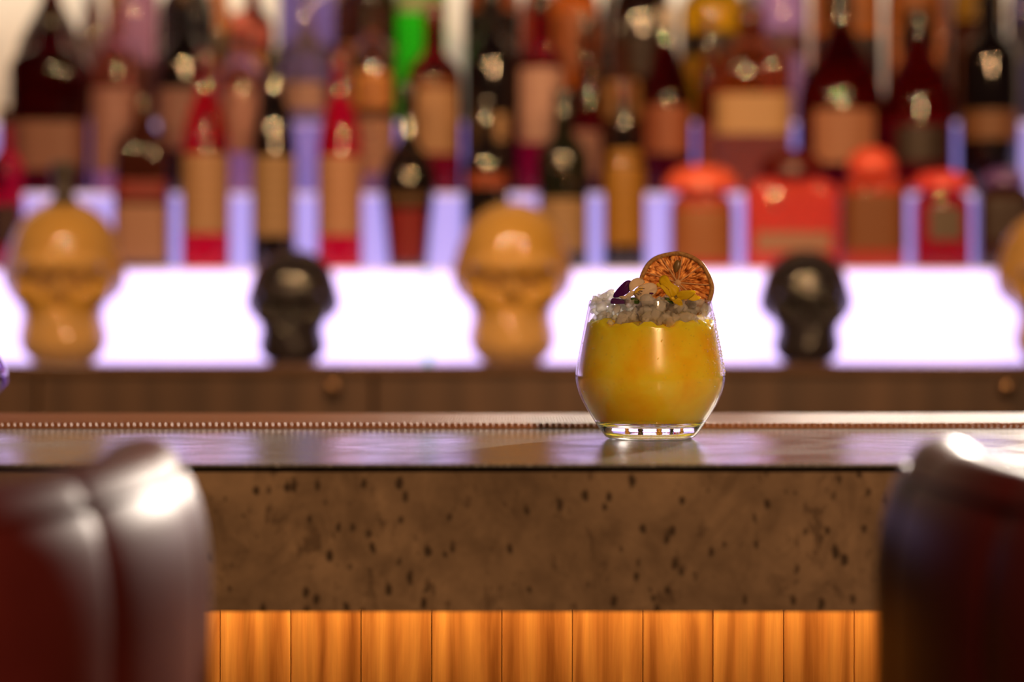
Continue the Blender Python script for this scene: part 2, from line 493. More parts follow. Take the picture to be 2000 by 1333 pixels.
RED = (245, 20, 40); DRED = (110, 12, 18); BLK = (16, 11, 12); DBR = (52, 22, 12); AMB = (190, 92, 20); CLR = (228, 214, 222)
PINK = (232, 150, 140); CORAL = (240, 84, 62); GRN = (20, 165, 18); YEL = (205, 150, 20)
CREAM = (222, 184, 140); TAN = (200, 158, 108); ROSE = (205, 150, 140)
S = 1.2
specs = [
    # row cx hw shape top glass labels cap desc
    ('A', 280, 53, 'squat', 195, DBR, [(400, 512, 1.0, (214, 160, 132)), (352, 390, 1.0, (170, 50, 42))], (110, 62, 22), 'square dark brown bottle with small pink label and amber neck, left of the red bottles', 5),
    ('A', 402, 48, 'bullet', 105, RED, [(300, 456, S, (226, 176, 128))], (120, 40, 60), 'bright red bottle with cream label, left of the black aperitif bottle'),
    ('A', 535, 44, 'bullet', 100, BLK, [(304, 462, S, (205, 165, 115))], (20, 16, 16), 'black bullet-shaped bottle with cream label between two red bottles'),
    ('A', 664, 45, 'bullet', 110, RED, [(304, 460, S, (232, 172, 130))], (150, 30, 40), 'bright red bottle with cream label, right of the black aperitif bottle'),
    ('A', 797, 55, 'taper', 168, BLK, [(408, 512, 0.8, (165, 26, 24)), (378, 396, .9, (130, 92, 48))], (40, 30, 22), 'black bottle narrowing to its base with red front label'),
    ('A', 1100, 50, 'round', 180, (22, 24, 14), [(388, 492, 1.1, (205, 165, 115))], (30, 26, 20), 'dark green bottle with cream label right of the middle gold skull'),
    ('A', 1219, 42, 'slope', 165, BLK, [(292, 480, 1.25, (206, 146, 26))], (120, 44, 18), 'slim black bottle with tall mustard yellow label behind the cocktail'),
    ('A', 1370, 62, 'short', 376, CORAL, [(392, 508, 1.2, (205, 124, 62))], None, 'squat bottle with orange tan label and broad coral dome coloured as lit shoulder right of the yellow-labelled bottle', 3, .1, 0, 1, (322, 74, (255, 112, 84))),
    ('A', 1546, 92, 'short', 345, (255, 92, 60), [(452, 490, .7, (214, 160, 128))], None, 'wide coral red flask bottle with narrow pale label', 5, .1, 0, .42, (292, 64, (96, 20, 18))),
    ('A', 1702, 62, 'short', 340, (235, 90, 50), [(378, 488, 1.15, (168, 96, 34))], None, 'square bottle with brown label and coral dome coloured as lit shoulder beside the wide red flask', 5, .1, 0, 1, (288, 48, (255, 104, 80))),
    ('A', 1838, 54, 'short', 372, (200, 22, 26), [(404, 470, .55, (128, 108, 88))], None, 'red bottle with small grey label and flat coral dome coloured as lit shoulder near the right end', 4, .1, 0, 1, (334, 60, (255, 90, 84))),
    ('A', 1960, 52, 'short', 362, DBR, [(385, 470, .9, (66, 36, 22))], None, 'dark brown square bottle at the right end of the lowest tier', 5, .1, 0, 1, (328, 44, (120, 90, 160))),
    ('A', 950, 46, 'round', 195, BLK, [(338, 366, 1.0, (190, 84, 30))], (30, 20, 16), 'black bottle with narrow orange label behind the middle gold skull'),
    ('A', 12, 34, 'round', 215, (190, 18, 40), [(400, 480, 1.1, (70, 20, 26))], (60, 10, 14), 'red bottle at the left edge of the lowest tier'),
    # B row
    ('B', 100, 66, 'squat', 30, DRED, [(236, 332, 1.0, (168, 112, 88))], (24, 10, 12), 'broad dark red bottle with brown label above the left gold skull', 4),
    ('B', 226, 42, 'round', -20, PINK, [(172, 335, 1.2, (206, 150, 138))], (150, 100, 80), 'slim clear pink bottle with rose label above the square brown bottle'),
    ('B', 360, 46, 'round', -30, BLK, [(172, 292, 1.1, (190, 140, 128))], (90, 60, 26), 'black bottle with dusty pink label behind the left red bottle'),
    ('B', 472, 44, 'round', 30, (226, 168, 160), [(176, 300, .8, (222, 160, 144))], (236, 120, 110), 'clear rosy bottle with pink label and coral cap between red and black bottles'),
    ('B', 598, 46, 'jug', -40, CLR, [(160, 215, .8, (226, 178, 160))], (150, 140, 215), 'clear pale bottle with lavender cap between the black and right red bottles'),
    ('B', 728, 40, 'round', -25, (200, 140, 120), [(140, 210, .9, (240, 160, 78)), (232, 340, 1.1, (226, 170, 140))], (30, 18, 14), 'cream and gold labelled bottle right of the red bottles'),
    ('B', 848, 48, 'round', 15, (172, 18, 26), [(172, 300, 1.0, (222, 170, 120)), (152, 168, 1.0, (160, 90, 30))], (110, 26, 14), 'dark red bottle with tall cream label above the tapered black bottle'),
    ('B', 960, 46, 'round', -30, BLK, [(222, 275, .6, (224, 176, 120)), (330, 368, .9, (150, 70, 26))], (24, 18, 20), 'black bottle with small tilted cream label above the middle gold skull'),
    ('B', 1056, 44, 'round', -10, (178, 10, 40), [(132, 278, .95, (236, 186, 168))], (60, 14, 12), 'crimson bottle with tall pale pink label left of the slim black bottle'),
    ('B', 1146, 27, 'slope', 40, DRED, [(255, 345, 1.0, (206, 150, 132))], (28, 12, 12), 'slim dark red bottle with lower pink label above the green bottle'),
    ('B', 1214, 36, 'round', 45, DBR, [(158, 232, 1.0, (190, 140, 80))], (24, 16, 10), 'brown bottle with ochre label directly above the yellow-labelled bottle'),
    ('B', 1302, 45, 'slope', 20, DRED, [(205, 300, 1.0, (196, 110, 70))], (226, 214, 200), 'dark red bottle with rust label and white cap above the coral domed bottle'),
    ('B', 1382, 19, 'round', 30, (150, 14, 22), [(240, 330, 1.0, (150, 40, 40))], (90, 20, 16), 'narrow red bottle between the rust and cream labelled bottles'),
    ('B', 1466, 66, 'squat', 20, (196, 104, 52), [(182, 262, 1.05, (250, 200, 140))], (120, 40, 30), 'amber square bottle with bright cream label above the wide red flask', 5),
    ('B', 1642, 74, 'jug', -20, DRED, [(212, 318, .75, (220, 150, 110))], (30, 16, 22), 'broad dark red bottle with rounded orange pink label above the brown-labelled bottle', 2.0, .1, 0, .8),
    ('B', 1793, 60, 'slope', 25, (120, 10, 12), [(245, 315, .8, (70, 50, 34))], (24, 12, 16), 'dark red slope-shouldered bottle with dark label above the red domed bottle'),
    ('B', 1932, 52, 'round', -40, BLK, [(215, 272, 1.15, (164, 110, 66))], (18, 14, 18), 'black bottle with tan label at the right end of the middle tier'),
    # C row
    ('C', 100, 56, 'jug', -60, (72, 22, 10), [(160, 225, 1.0, (60, 20, 18))], (60, 30, 10), 'large brown-red conical bottle on the top tier at the far left'),
    ('C', 262, 40, 'round', -150, (170, 120, 150), [(120, 215, 1.0, (120, 70, 66))], None, 'mauve bottle on the top tier above the slim pink bottle'),
    ('C', 366, 44, 'round', -120, BLK, [(150, 200, 1.0, (150, 110, 60))], None, 'black bottle on the top tier left of the slim amber bottle'),
    ('C', 425, 26, 'slope', -110, (190, 110, 40), [(60, 120, 1.0, (150, 120, 60))], None, 'slim amber bottle on the top tier left of the coral-capped bottle', 2.0, .1, .085),
    ('C', 494, 34, 'round', -60, (150, 70, 50), [(105, 158, 1.0, (240, 170, 90)), (48, 82, 1.1, (240, 120, 110))], None, 'bottle with coral band and gold label on the top tier'),
    ('C', 600, 44, 'squat', -130, (120, 105, 190), [(86, 128, 1.0, (70, 56, 90))], None, 'lavender glass bottle with dark band on the top tier', 4),
    ('C', 720, 46, 'round', -140, (60, 28, 22), [(84, 126, 1.1, (206, 140, 76)), (132, 158, 1.1, (24, 16, 14))], None, 'brown bottle with gold band on the top tier'),
    ('C', 824, 40, 'squat', -140, (40, 190, 30), [(-10, 24, 1.0, (190, 206, 160))], None, 'bright green bottle on the top tier', 4),
    ('C', 962, 46, 'round', -140, (30, 18, 16), [(-20, 20, 1.0, (180, 92, 26)), (120, 170, .7, (150, 100, 100))], None, 'black bottle with orange upper label on the top tier'),
    ('C', 1120, 42, 'round', -130, AMB, [(20, 140, 1.0, (206, 112, 44))], None, 'orange amber bottle on the top tier above the crimson bottle'),
    ('C', 1252, 52, 'jug', -200, (26, 14, 12), [(70, 150, .8, (60, 30, 20))], None, 'large black bottle on the top tier right of the orange bottle'),
    ('C', 1394, 54, 'round', -120, YEL, [(62, 108, 1.1, (40, 26, 40)), (112, 162, 1.15, (214, 160, 30))], None, 'mustard yellow bottle with dark band on the top tier'),
    ('C', 1526, 42, 'round', -150, (170, 130, 190), [(60, 110, 1.0, (130, 80, 96))], None, 'pale violet bottle on the top tier right of the mustard bottle'),
    ('C', 1650, 54, 'squat', -150, (196, 104, 24), [(66, 150, 1.1, (40, 22, 36)), (-30, 58, 1.0, (206, 120, 34))], None, 'orange bottle with black lower label on the top tier', 4),
    ('C', 1785, 46, 'round', -150, (190, 110, 60), [(-30, 50, 1.0, (190, 110, 30)), (56, 100, .7, (24, 12, 12))], None, 'orange-labelled bottle with violet lower glass on the top tier'),
    ('C', 1910, 44, 'round', -140, (60, 26, 16), [(-30, 38, 1.1, (216, 166, 24))], None, 'brown bottle with bright yellow upper label on the top tier'),
    ('C', 182, 22, 'slope', -90, (120, 90, 84), [(150, 215, 1.0, (120, 80, 70))], None, 'slim smoky bottle on the top tier beside the large conical bottle', 2.0, .1, .085),
    ('C', 668, 20, 'slope', -90, (90, 40, 36), [(110, 170, 1.0, (110, 70, 60))], None, 'slim reddish bottle on the top tier left of the gold-banded bottle', 2.0, .1, .085),
    ('C', 1040, 26, 'slope', -100, (150, 60, 40), [(100, 170, 1.0, (120, 40, 36))], None, 'slim rust bottle on the top tier left of the orange amber bottle', 2.0, .1, .085),
    ('C', 1188, 24, 'slope', -60, (40, 30, 14), [(50, 90, 1.0, (150, 110, 50))], None, 'slim dark bottle with ochre label on the top tier', 2.0, .1, .085),
    ('C', 1464, 22, 'slope', -80, (60, 44, 30), [(60, 140, 1.0, (50, 36, 34))], None, 'slim brown bottle on the top tier right of the mustard bottle', 2.0, .1, .085),
    ('C', 1850, 24, 'slope', -80, (110, 60, 50), [(80, 160, 1.0, (110, 60, 50))], None, 'slim tawny bottle on the top tier left of the yellow-labelled one', 2.0, .1, .085),
    ('C', 1996, 22, 'round', -140, (60, 50, 100), [(40, 120, 1.0, (60, 48, 80))], None, 'slim indigo bottle on the top tier at the right edge'),
]
for s in specs: bottle(*s)


# ------------------------------------------------------------------ skulls
def skull_mesh(H, nu=72, nv_=56):
    def ell(p, c, r):
        q = (p - np.array(c)) / np.array(r)
        k = np.sqrt((q * q).sum(-1)); return (k - 1) * min(r)

    def smin(a, b, k):
        h = np.clip(0.5 + 0.5 * (b - a) / k, 0, 1); return b * (1 - h) + a * h - k * h * (1 - h)

    def smax(a, b, k): return -smin(-a, -b, k)

    def f(p):
        p = p.copy(); p[..., 0] = np.abs(p[..., 0])
        d = ell(p, (0, .05, .66), (.335, .39, .335))
        d = smin(d, ell(p, (0, .02, .50), (.365, .27, .19)), .12)
        d = smin(d, ell(p, (0, -.13, .37), (.25, .22, .28)), .08)
        d = smin(d, ell(p, (0, -.07, .15), (.27, .27, .20)), .06)
        d = smin(d, ell(p, (.20, -.22, .41), (.10, .12, .055)), .04)
        d = smin(d, ell(p, (.12, -.31, .595), (.13, .07, .04)), .05)
        d = smax(d, -ell(p, (.125, -.34, .50), (.105, .20, .085)), .03)
        d = smax(d, -ell(p, (.0, -.38, .355), (.055, .14, .085)), .02)
        d = smax(d, -ell(p, (.0, -.38, .205), (.16, .055, .014)), .015)
        for tx in (.03, .09, .15):
            d = smax(d, -ell(p, (tx, -.40 + tx * .5, .21), (.008, .06, .06)), .01)
        return d
    c0 = np.array((0, -.02, .45))
    th = np.linspace(0.0, np.pi, nv_ + 1); ph = np.linspace(0, 2 * np.pi, nu, endpoint=False)
    T, Ph = np.meshgrid(th, ph, indexing='ij')
    D = np.stack([np.sin(T) * np.cos(Ph), np.sin(T) * np.sin(Ph), np.cos(T)], -1)
    rs = np.linspace(0.02, .75, 140)
    best = np.full(T.shape, .02)
    for r in rs:
        ins = f(c0 + D * r) < 0
        best = np.where(ins, r, best)
    Pn = c0 + D * best[..., None]
    Pn[..., 2] = np.maximum(Pn[..., 2], 0.0)
    verts = (Pn * H).reshape(-1, 3).tolist()
    faces = []
    for i in range(nv_):
        for k in range(nu):
            a = i * nu + k; b = i * nu + (k + 1) % nu
            faces.append((a, b, b + nu, a + nu))
    return verts, faces


m_gold = mat('amber_skull_glass', (0.52, 0.31, 0.065), 0.09, trans=0.35, ior=1.4)
m_smoke = mat('black_skull_glass', (0.02, 0.017, 0.02), 0.14, spec=0.7)
m_cork = mat('dark_stopper', (0.03, 0.022, 0.018), 0.4)
SKD = 3.125


def skull(cx, H, m, neck, label, rz=0.0, wx=1.0):
    t = empty('skull_bottle', (PX(cx, SKD), SKD, CT + 0.0003), rz); tag(t, label, 'skull bottle', 'skull bottles on the back counter')
    vv, ff = skull_mesh(1.0) if 'v' not in SKC else SKC['v']
    SKC['v'] = (vv, ff)
    o = obj('skull_body', [(x * H * wx, y * H, z * H) for x, y, z in vv], ff, m, t, True)
    if neck:
        vv, ff = lathe_mesh([(.024, H * .955), (.0165, H * 1.0), (.014, H * 1.02), (.0135, H * 1.09), (.016, H * 1.095), (.016, H * 1.11)], 20)
        k = obj('neck', vv, ff, m_cork, t); auto_smooth(k)
        vv, ff = lathe_mesh([(.0145, H * 1.11), (.0175, H * 1.115), (.0175, H * 1.21), (.012, H * 1.23)], 20)
        k = obj('stopper', vv, ff, m_cork, t); auto_smooth(k)


SKC = {}
skull(125, 0.210, m_gold, True, 'gold glass skull bottle with dark stopper near the left edge', 0.10)
skull(572, 0.146, m_smoke, False, 'small black skull below the black bottle with cream label', 0.0, 1.12)
skull(1000, 0.208, m_gold, False, 'gold glass skull in the middle, left of the cocktail', 0.0)
skull(1574, 0.146, m_smoke, False, 'small black skull right of the cocktail, below the wide red flask', 0.0, 1.12)
skull(2060, 0.200, m_gold, True, 'gold glass skull bottle cut off by the right edge', -0.05)

# rounded glass vessel at the left end of the bar
m_clear = mat('clear_glass', (1, 1, 1), 0.0, trans=1.0, ior=1.47)
m_violet_lit = mat('violet_lit_glass', (0.62, 0.48, 0.85), 0.02, trans=1.0, ior=1.47)  # tint paints in the purple light along the clear vessel's edge
vd = 1.74; vr = 0.055
vx = PX(15, vd) - vr
ves = empty('glass_carafe', (vx, vd, BAR + 0.0044)); tag(ves, 'glass carafe, violet light tinted in, with black foot at the left edge of the bar mat', 'carafe')
hh = PZ(742, vd) - BAR - 0.006
prof = [(.62, .10), (.70, .3), (.88, .62), (1.0, 1.0), (.97, 1.4), (.84, 1.9), (.62, 2.3), (.42, 2.7), (.36, 3.3), (.42, 3.6)]
outer = [(a * vr, b * hh) for a, b in prof]
inner = [((a * vr) - .002, b * hh + (.004 if i == 0 else 0)) for i, (a, b) in enumerate(prof)]
vv, ff = lathe_mesh(outer + inner[::-1], 40, cap=True)
o = obj('vessel', vv, ff, m_violet_lit, ves, True)
vv, ff = lathe_mesh([(.60 * vr, 0), (.66 * vr, .004), (.62 * vr, .10 * hh - .0003)], 32)
o = obj('foot', vv, ff, m_black, ves); auto_smooth(o)


# ------------------------------------------------------------------ bar stools
def stool(cx, cd, label, rz=0.0):
    t = empty('bar_stool', (cx, cd, 0), rz); tag(t, label, 'bar stool', 'leather tub stools at the bar')
    RO = 0.2805; TH = 0.055; ZT = BAR + 0.0323; ZB = 0.72
    nA = 420; A0, A1 = math.radians(-90 - 128), math.radians(-90 + 128)
    nfl = 13
    def back_dip(u): return 0.0208 * max(0.0, 1 - abs(u - .5) / .4866) ** 1.1255
    rings = []
    for i in range(nA + 1):
        u = i / nA
        a = A0 + (A1 - A0) * u
        fl_ = abs(math.sin(math.pi * nfl * u)) ** 0.30
        gro = (1 - fl_)
        end = min(1.0, min(u, 1 - u) / 0.04); end = math.sqrt(max(0.0, 1 - (1 - end) ** 2))
        drop = 0.0522 * max(0, abs(u - .5) * 2 - .7785) / .2215
        zt = ZT - drop - back_dip(u)
        sec = []
        rr = TH / 2
        mid = RO - rr
        rv = 0.060
        # outer face from the bottom up, over the roll, down the inner face
        for k in range(9):
            z = ZB + (zt - rv - ZB) * k / 8
            taper = 0.003 * (1 - k / 8)
            sec.append((mid + rr - taper - 0.005 * gro, z))
        for k in range(1, 16):
            th = math.pi * k / 16
            g2 = 0.005 * gro * max(0.0, math.cos(th)) + 0.0022 * gro * (1 - max(0.0, math.cos(th)))
            # soft crease where the roll is piped on
            cr = 0.0018 * math.exp(-((th - 0.95) / 0.10) ** 2)
            if th < math.pi / 2:
                sec.append((mid + (rr - g2 - cr) * math.cos(th), zt - rv + (rv - g2 - cr) * math.sin(th)))
            else:
                sec.append((mid + (rr - g2 - cr) * math.cos(th), zt - rr + (rr - g2 - cr) * math.sin(th)))
        for k in range(9):
            z = zt - rr + (ZB - (zt - rr)) * k / 8
            sec.append((mid - rr, z))
        ring = []
        for r_, z in sec:
            r2 = mid + (r_ - mid) * (0.15 + 0.85 * end)
            ring.append((r2 * math.cos(a), r2 * math.sin(a), z))
        rings.append(ring)
    m_ = len(rings[0]); vv = [p for r_ in rings for p in r_]; ff = []
    for i in range(nA):
        for k in range(m_):
            a, b = i * m_ + k, i * m_ + (k + 1) % m_
            ff.append((a, b, b + m_, a + m_))
    ff.append(tuple(range(m_))); ff.append(tuple(nA * m_ + k for k in range(m_)))
    o = obj('tub_back', vv, ff, m_leather, t); auto_smooth(o, 60)
    pts = []
    for i in range(0, 121):
        u = .03 + .94 * i / 120; a = A0 + (A1 - A0) * u
        drop = 0.0522 * max(0, abs(u - .5) * 2 - .7785) / .2215
        rr = TH / 2; th = .95
        r_ = RO - rr + (rr - .001) * math.cos(th); z = ZT - drop - back_dip(u) - .060 + (.060 - .001) * math.sin(th)
        pts.append((r_ * math.cos(a), r_ * math.sin(a), z))
    vv, ff = tube_mesh(pts, 0.0016, 8); obj('piping', vv, ff, m_leather, t, True)
    vv, ff = lathe_mesh([(.17, .70), (.192, .71), (.195, .76), (.185, .785), (.15, .80), (.02, .803)], 40)
    obj('seat_cushion', vv, ff, m_leather, t, True)
    vv, ff = lathe_mesh([(.21, .655), (.228, .66), (.233, .72), (.21, .722)], 48); obj('seat_base', vv, ff, m_leather, t, True)
    vv, ff = lathe_mesh([(.21, 0), (.215, .008), (.19, .016), (.05, .024), (.032, .06), (.03, .66)], 40); o = obj('pedestal', vv, ff, m_legmetal, t); auto_smooth(o)
    pts = [(.17 * math.cos(a), .17 * math.sin(a), .30) for a in np.linspace(0, 2 * math.pi, 41)]
    vv, ff = tube_mesh(pts, .009, 10); obj('foot_ring', vv, ff, m_legmetal, t, True)
    for a in (0.5, 0.5 + 2.094, 0.5 + 4.189):
        vv, ff = tube_mesh([(.028 * math.cos(a), .028 * math.sin(a), .30), (.168 * math.cos(a), .168 * math.sin(a), .30)], .006, 8)
        obj('ring_spoke', vv, ff, m_legmetal, t, True)
    return t


stool(-0.4061, 0.9917, 'oxblood leather tub stool at the left with bright white highlights on its back', 0.0)
stool(0.4329, 0.9917, 'oxblood leather tub stool at the right, darker, with dim violet highlights', 0.0)

# ------------------------------------------------------------------ the cocktail
GD = 1.53; GX = PX(1270, GD)
G = (GX, GD, BAR + 0.0002)
K_ = GD / F
gl = empty('cocktail_glass', G); tag(gl, 'stemless tumbler with wide belly standing on the bar top', 'glass')
oprof = [(.0, .0), (.0260, .0), (.0282, .0011), (.0300, .0030), (.0345, .0095), (.0400, .0180), (.0440, .0255), (.0462, .0315), (.0473, .0370), (.0474, .0405),
         (.0468, .0450), (.0455, .0520), (.0436, .0620), (.0414, .0730), (.0392, .0840), (.0386, .0868)]
WT = .0013
iprof = [(.0381, .0874), (.0376, .0868)] + [(r - WT, z) for r, z in oprof[::-1] if .0085 < z < .086] + [(.0315, .0088), (.025, .0078), (.010, .0072), (.0, .0070)]


def lathe_open(prof, seg=96):
    vs_, fs = [], []
    idx = []
    for r, z in prof:
        if r < 1e-6: idx.append([len(vs_)]); vs_.append((0, 0, z))
        else:
            idx.append(list(range(len(vs_), len(vs_) + seg)))
            for k in range(seg):
                a = 2 * math.pi * k / seg; vs_.append((r * math.cos(a), r * math.sin(a), z))
    for A, B in zip(idx[:-1], idx[1:]):
        for k in range(seg):
            q = (k + 1) % seg
            if len(A) == 1: fs.append((A[0], B[q], B[k]))
            elif len(B) == 1: fs.append((A[k], A[q], B[0]))
            else: fs.append((A[k], A[q], B[q], B[k]))
    return vs_, fs


def smooth_prof(p, it=2):
    for _ in range(it):
        q = [p[0]]
        for a, b in zip(p[:-1], p[1:]):
            q.append((a[0] * .75 + b[0] * .25, a[1] * .75 + b[1] * .25)); q.append((a[0] * .25 + b[0] * .75, a[1] * .25 + b[1] * .75))
        q.append(p[-1]); p = q
    return p


oS = smooth_prof(oprof[2:], 2)
ZS = .0100                                  # where the thin wall meets the solid base
wall = [p for p in oS if p[1] >= ZS]
win = [(.0381, .0874), (.0376, .0868)] + [(r - WT, z) for r, z in wall[::-1] if z < .086]
vv, ff = lathe_open(wall + win + [wall[0]])
m_wallg = bpy.data.materials.new('thin_clear_glass'); m_wallg.use_nodes = True
nt = m_wallg.node_tree; nt.nodes.remove(nt.nodes['Principled BSDF'])
tr = N(m_wallg, 'ShaderNodeBsdfTransparent'); tr.inputs[0].default_value = (0.985, 0.985, 0.98, 1)
gs = N(m_wallg, 'ShaderNodeBsdfGlossy'); gs.inputs['Roughness'].default_value = 0.03
lw = N(m_wallg, 'ShaderNodeLayerWeight'); lw.inputs[0].default_value = 0.5
pw = N(m_wallg, 'ShaderNodeMath', operation='POWER'); L(m_wallg, lw.outputs['Facing'], pw.inputs[0]); pw.inputs[1].default_value = 5.0
fr = N(m_wallg, 'ShaderNodeMath', operation='MULTIPLY_ADD'); L(m_wallg, pw.outputs[0], fr.inputs[0]); fr.inputs[1].default_value = 0.9; fr.inputs[2].default_value = 0.016
mx = N(m_wallg, 'ShaderNodeMixShader'); L(m_wallg, fr.outputs[0], mx.inputs[0]); L(m_wallg, tr.outputs[0], mx.inputs[1]); L(m_wallg, gs.outputs[0], mx.inputs[2])
L(m_wallg, mx.outputs[0], nt.nodes['Material Output'].inputs['Surface'])
o = obj('tumbler_wall', vv, ff, m_wallg, gl, True)
bs = [(.0, .0), (.0260, .0)] + [p for p in oS if p[1] < ZS] + [wall[0], (wall[0][0] - WT, ZS - .0004), (.028, .0082), (.020, .0074), (.010, .0070), (.0, .0069)]
vv, ff = lathe_open(bs)
o = obj('tumbler_base', vv, ff, m_clear, gl); auto_smooth(o, 50)

# the drink: cloudy gold liquid touching the glass wall
m_drink = mat('cloudy_gold_drink', (0.86, 0.47, 0.03), 0.25, trans=0.0, sss=1.0, sssr=(0.060, 0.036, 0.006))
v = coords(m_drink)
dn = noise(m_drink, v, 45, 3, 0.5, 0.3)
L(m_drink, ramp(m_drink, dn, [(0.3, (0.90, 0.56, 0.014)), (0.55, (0.97, 0.70, 0.035)), (0.75, (0.99, 0.79, 0.10))]), bsdf(m_drink).inputs['Base Color'])


def orad(z):
    for a, b in zip(oprof[2:-1], oprof[3:]):
        if a[1] <= z <= b[1]: return a[0] + (b[0] - a[0]) * (z - a[1]) / (b[1] - a[1])
    return oprof[-1][0]


dp = [(.0, .0072), (.010, .0073), (.020, .0077), (.028, .0085)]
dp += [(orad(z) - WT - .0002, z) for z in np.linspace(.0112, .0725, 26)]
seg = 128
vv, ff = lathe_open(dp, seg)
base = len(vv) - seg
rng = random.Random(3)
ph = [rng.uniform(0, 6.28) for _ in range(8)]


def wave(a): return .0010 * math.sin(7 * a + ph[0]) + .0010 * math.sin(13 * a + ph[1]) + .0008 * math.sin(23 * a + ph[2]) + .0005 * math.sin(41 * a + ph[3])


for k in range(seg):
    a = 2 * math.pi * k / seg
    x, y, z = vv[base + k]; vv[base + k] = (x, y, z + wave(a))
idx0 = base
for j, fr in enumerate((.93, .8, .6, .35)):
    for k in range(seg):
        a = 2 * math.pi * k / seg
        r = (orad(.0725) - WT - .0002) * fr
        vv.append((r * math.cos(a), r * math.sin(a), .0730 + wave(a) * fr + .0012 * math.sin(90 * r + 3 * a)))
    nb = len(vv) - seg
    for k in range(seg):
        q = (k + 1) % seg; ff.append((idx0 + k, idx0 + q, nb + q, nb + k))
    idx0 = nb
vv.append((0, 0, .0735))
for k in range(seg): ff.append((idx0 + k, idx0 + (k + 1) % seg, len(vv) - 1))
dr = obj('cocktail', vv, ff, m_drink, None, True, G)
tag(dr, 'cloudy golden cocktail filling the tumbler', 'drink')

# crushed ice
m_ice = mat('crushed_ice', (0.96, 0.97, 0.98), 0.10, trans=1.0, ior=1.22)
nt = m_ice.node_tree
ia = N(m_ice, 'ShaderNodeBsdfTransparent'); ia.inputs[0].default_value = (0.99, 0.99, 0.99, 1)
ib = N(m_ice, 'ShaderNodeBsdfTranslucent'); ib.inputs[0].default_value = (0.97, 0.97, 0.97, 1)
ic = N(m_ice, 'ShaderNodeBsdfDiffuse'); ic.inputs[0].default_value = (0.97, 0.97, 0.97, 1)
im = N(m_ice, 'ShaderNodeMixShader'); im.inputs[0].default_value = 0.62; L(m_ice, ib.outputs[0], im.inputs[1]); L(m_ice, ic.outputs[0], im.inputs[2])
im1 = N(m_ice, 'ShaderNodeMixShader'); im1.inputs[0].default_value = 0.46; L(m_ice, ia.outputs[0], im1.inputs[1]); L(m_ice, im.outputs[0], im1.inputs[2])
im2 = N(m_ice, 'ShaderNodeMixShader'); im2.inputs[0].default_value = 0.32; L(m_ice, im1.outputs[0], im2.inputs[1]); L(m_ice, bsdf(m_ice).outputs[0], im2.inputs[2])
L(m_ice, im2.outputs[0], nt.nodes['Material Output'].inputs['Surface'])
bm = bmesh.new()
rng = random.Random(11)


def chunk(x, y, z, s):
    ret = bmesh.ops.create_icosphere(bm, subdivisions=2, radius=1.0)
    off = Vector((rng.uniform(-9, 9), rng.uniform(-9, 9), rng.uniform(-9, 9)))
    sx, sy, sz = (s * rng.uniform(.75, 1.25) for _ in range(3))
    rot = Matrix.Rotation(rng.uniform(0, 6.28), 4, Vector((rng.uniform(-1, 1), rng.uniform(-1, 1), rng.uniform(-1, 1))).normalized())
    for v_ in ret['verts']:
        nn = mnoise.noise(v_.co * 1.3 + off) + .55 * mnoise.noise(v_.co * 3.1 + off)
        p = v_.co * (1 + .75 * nn)
        p = rot @ Vector((p.x * sx, p.y * sy, p.z * sz))
        v_.co = p + Vector((x, y, z))


for i in range(330):
    r = .0372 * math.sqrt(rng.random()); a = rng.uniform(0, 6.28)
    z = rng.uniform(.072, .0835) + (.0045 if r < .026 else 0) * rng.random()
    s = rng.uniform(.0016, .0038)
    lim = orad(min(z, .086)) - WT - s * 1.05
    r = min(r, lim)
    chunk(r * math.cos(a), r * math.sin(a), z, s)
for (px, py, d, s) in [(1170, 588, 1.525, .0040), (1180, 580, 1.53, .0045), (1192, 577, 1.535, .0042), (1188, 588, 1.52, .0048), (1163, 593, 1.53, .0026), (1235, 590, 1.505, .0050), (1262, 588, 1.50, .0050),
                       (1284, 590, 1.502, .0045), (1345, 592, 1.512, .0045), (1362, 590, 1.515, .0040), (1255, 580, 1.53, .0050), (1280, 580, 1.54, .0050), (1212, 588, 1.53, .005), (1300, 592, 1.508, .005), (1325, 594, 1.505, .0042)]:
    for q in range(3):
        chunk(PX(px + rng.uniform(-6, 6), d) - GX, d - GD + rng.uniform(-.003, .003), PZ(py + rng.uniform(-3, 3), d) - G[2], s * rng.uniform(.45, .75))
me = bpy.data.meshes.new('crushed_ice'); bm.to_mesh(me); bm.free(); me.materials.append(m_ice)
for p in me.polygons: p.use_smooth = True
ice = bpy.data.objects.new('crushed_ice', me); col.objects.link(ice); ice.location = G
tag(ice, 'clear crushed ice heaped at the top of the cocktail', 'ice', kind='stuff')

# condensation beads on the outside of the tumbler
bm = bmesh.new(); rng = random.Random(21)
for i in range(420):
    if i < 300: a = math.radians(rng.gauss(-18, 16)); z = rng.uniform(.040, .079)
    else: a = math.radians(rng.uniform(-170, -10)); z = rng.uniform(.030, .080)
    r = orad(z)
    ret = bmesh.ops.create_icosphere(bm, subdivisions=1, radius=rng.uniform(.00018, .0005) if i < 400 else rng.uniform(.0004, .0006))
    for v_ in ret['verts']: v_.co = v_.co + Vector((r * math.cos(a), r * math.sin(a), z))
me = bpy.data.meshes.new('condensation'); bm.to_mesh(me); bm.free(); me.materials.append(mat('water_bead', (1, 1, 1), 0.02, trans=1.0, ior=1.33))
for p in me.polygons: p.use_smooth = True
cd_ = bpy.data.objects.new('condensation', me); col.objects.link(cd_); cd_.parent = gl; cd_['kind'] = 'stuff'

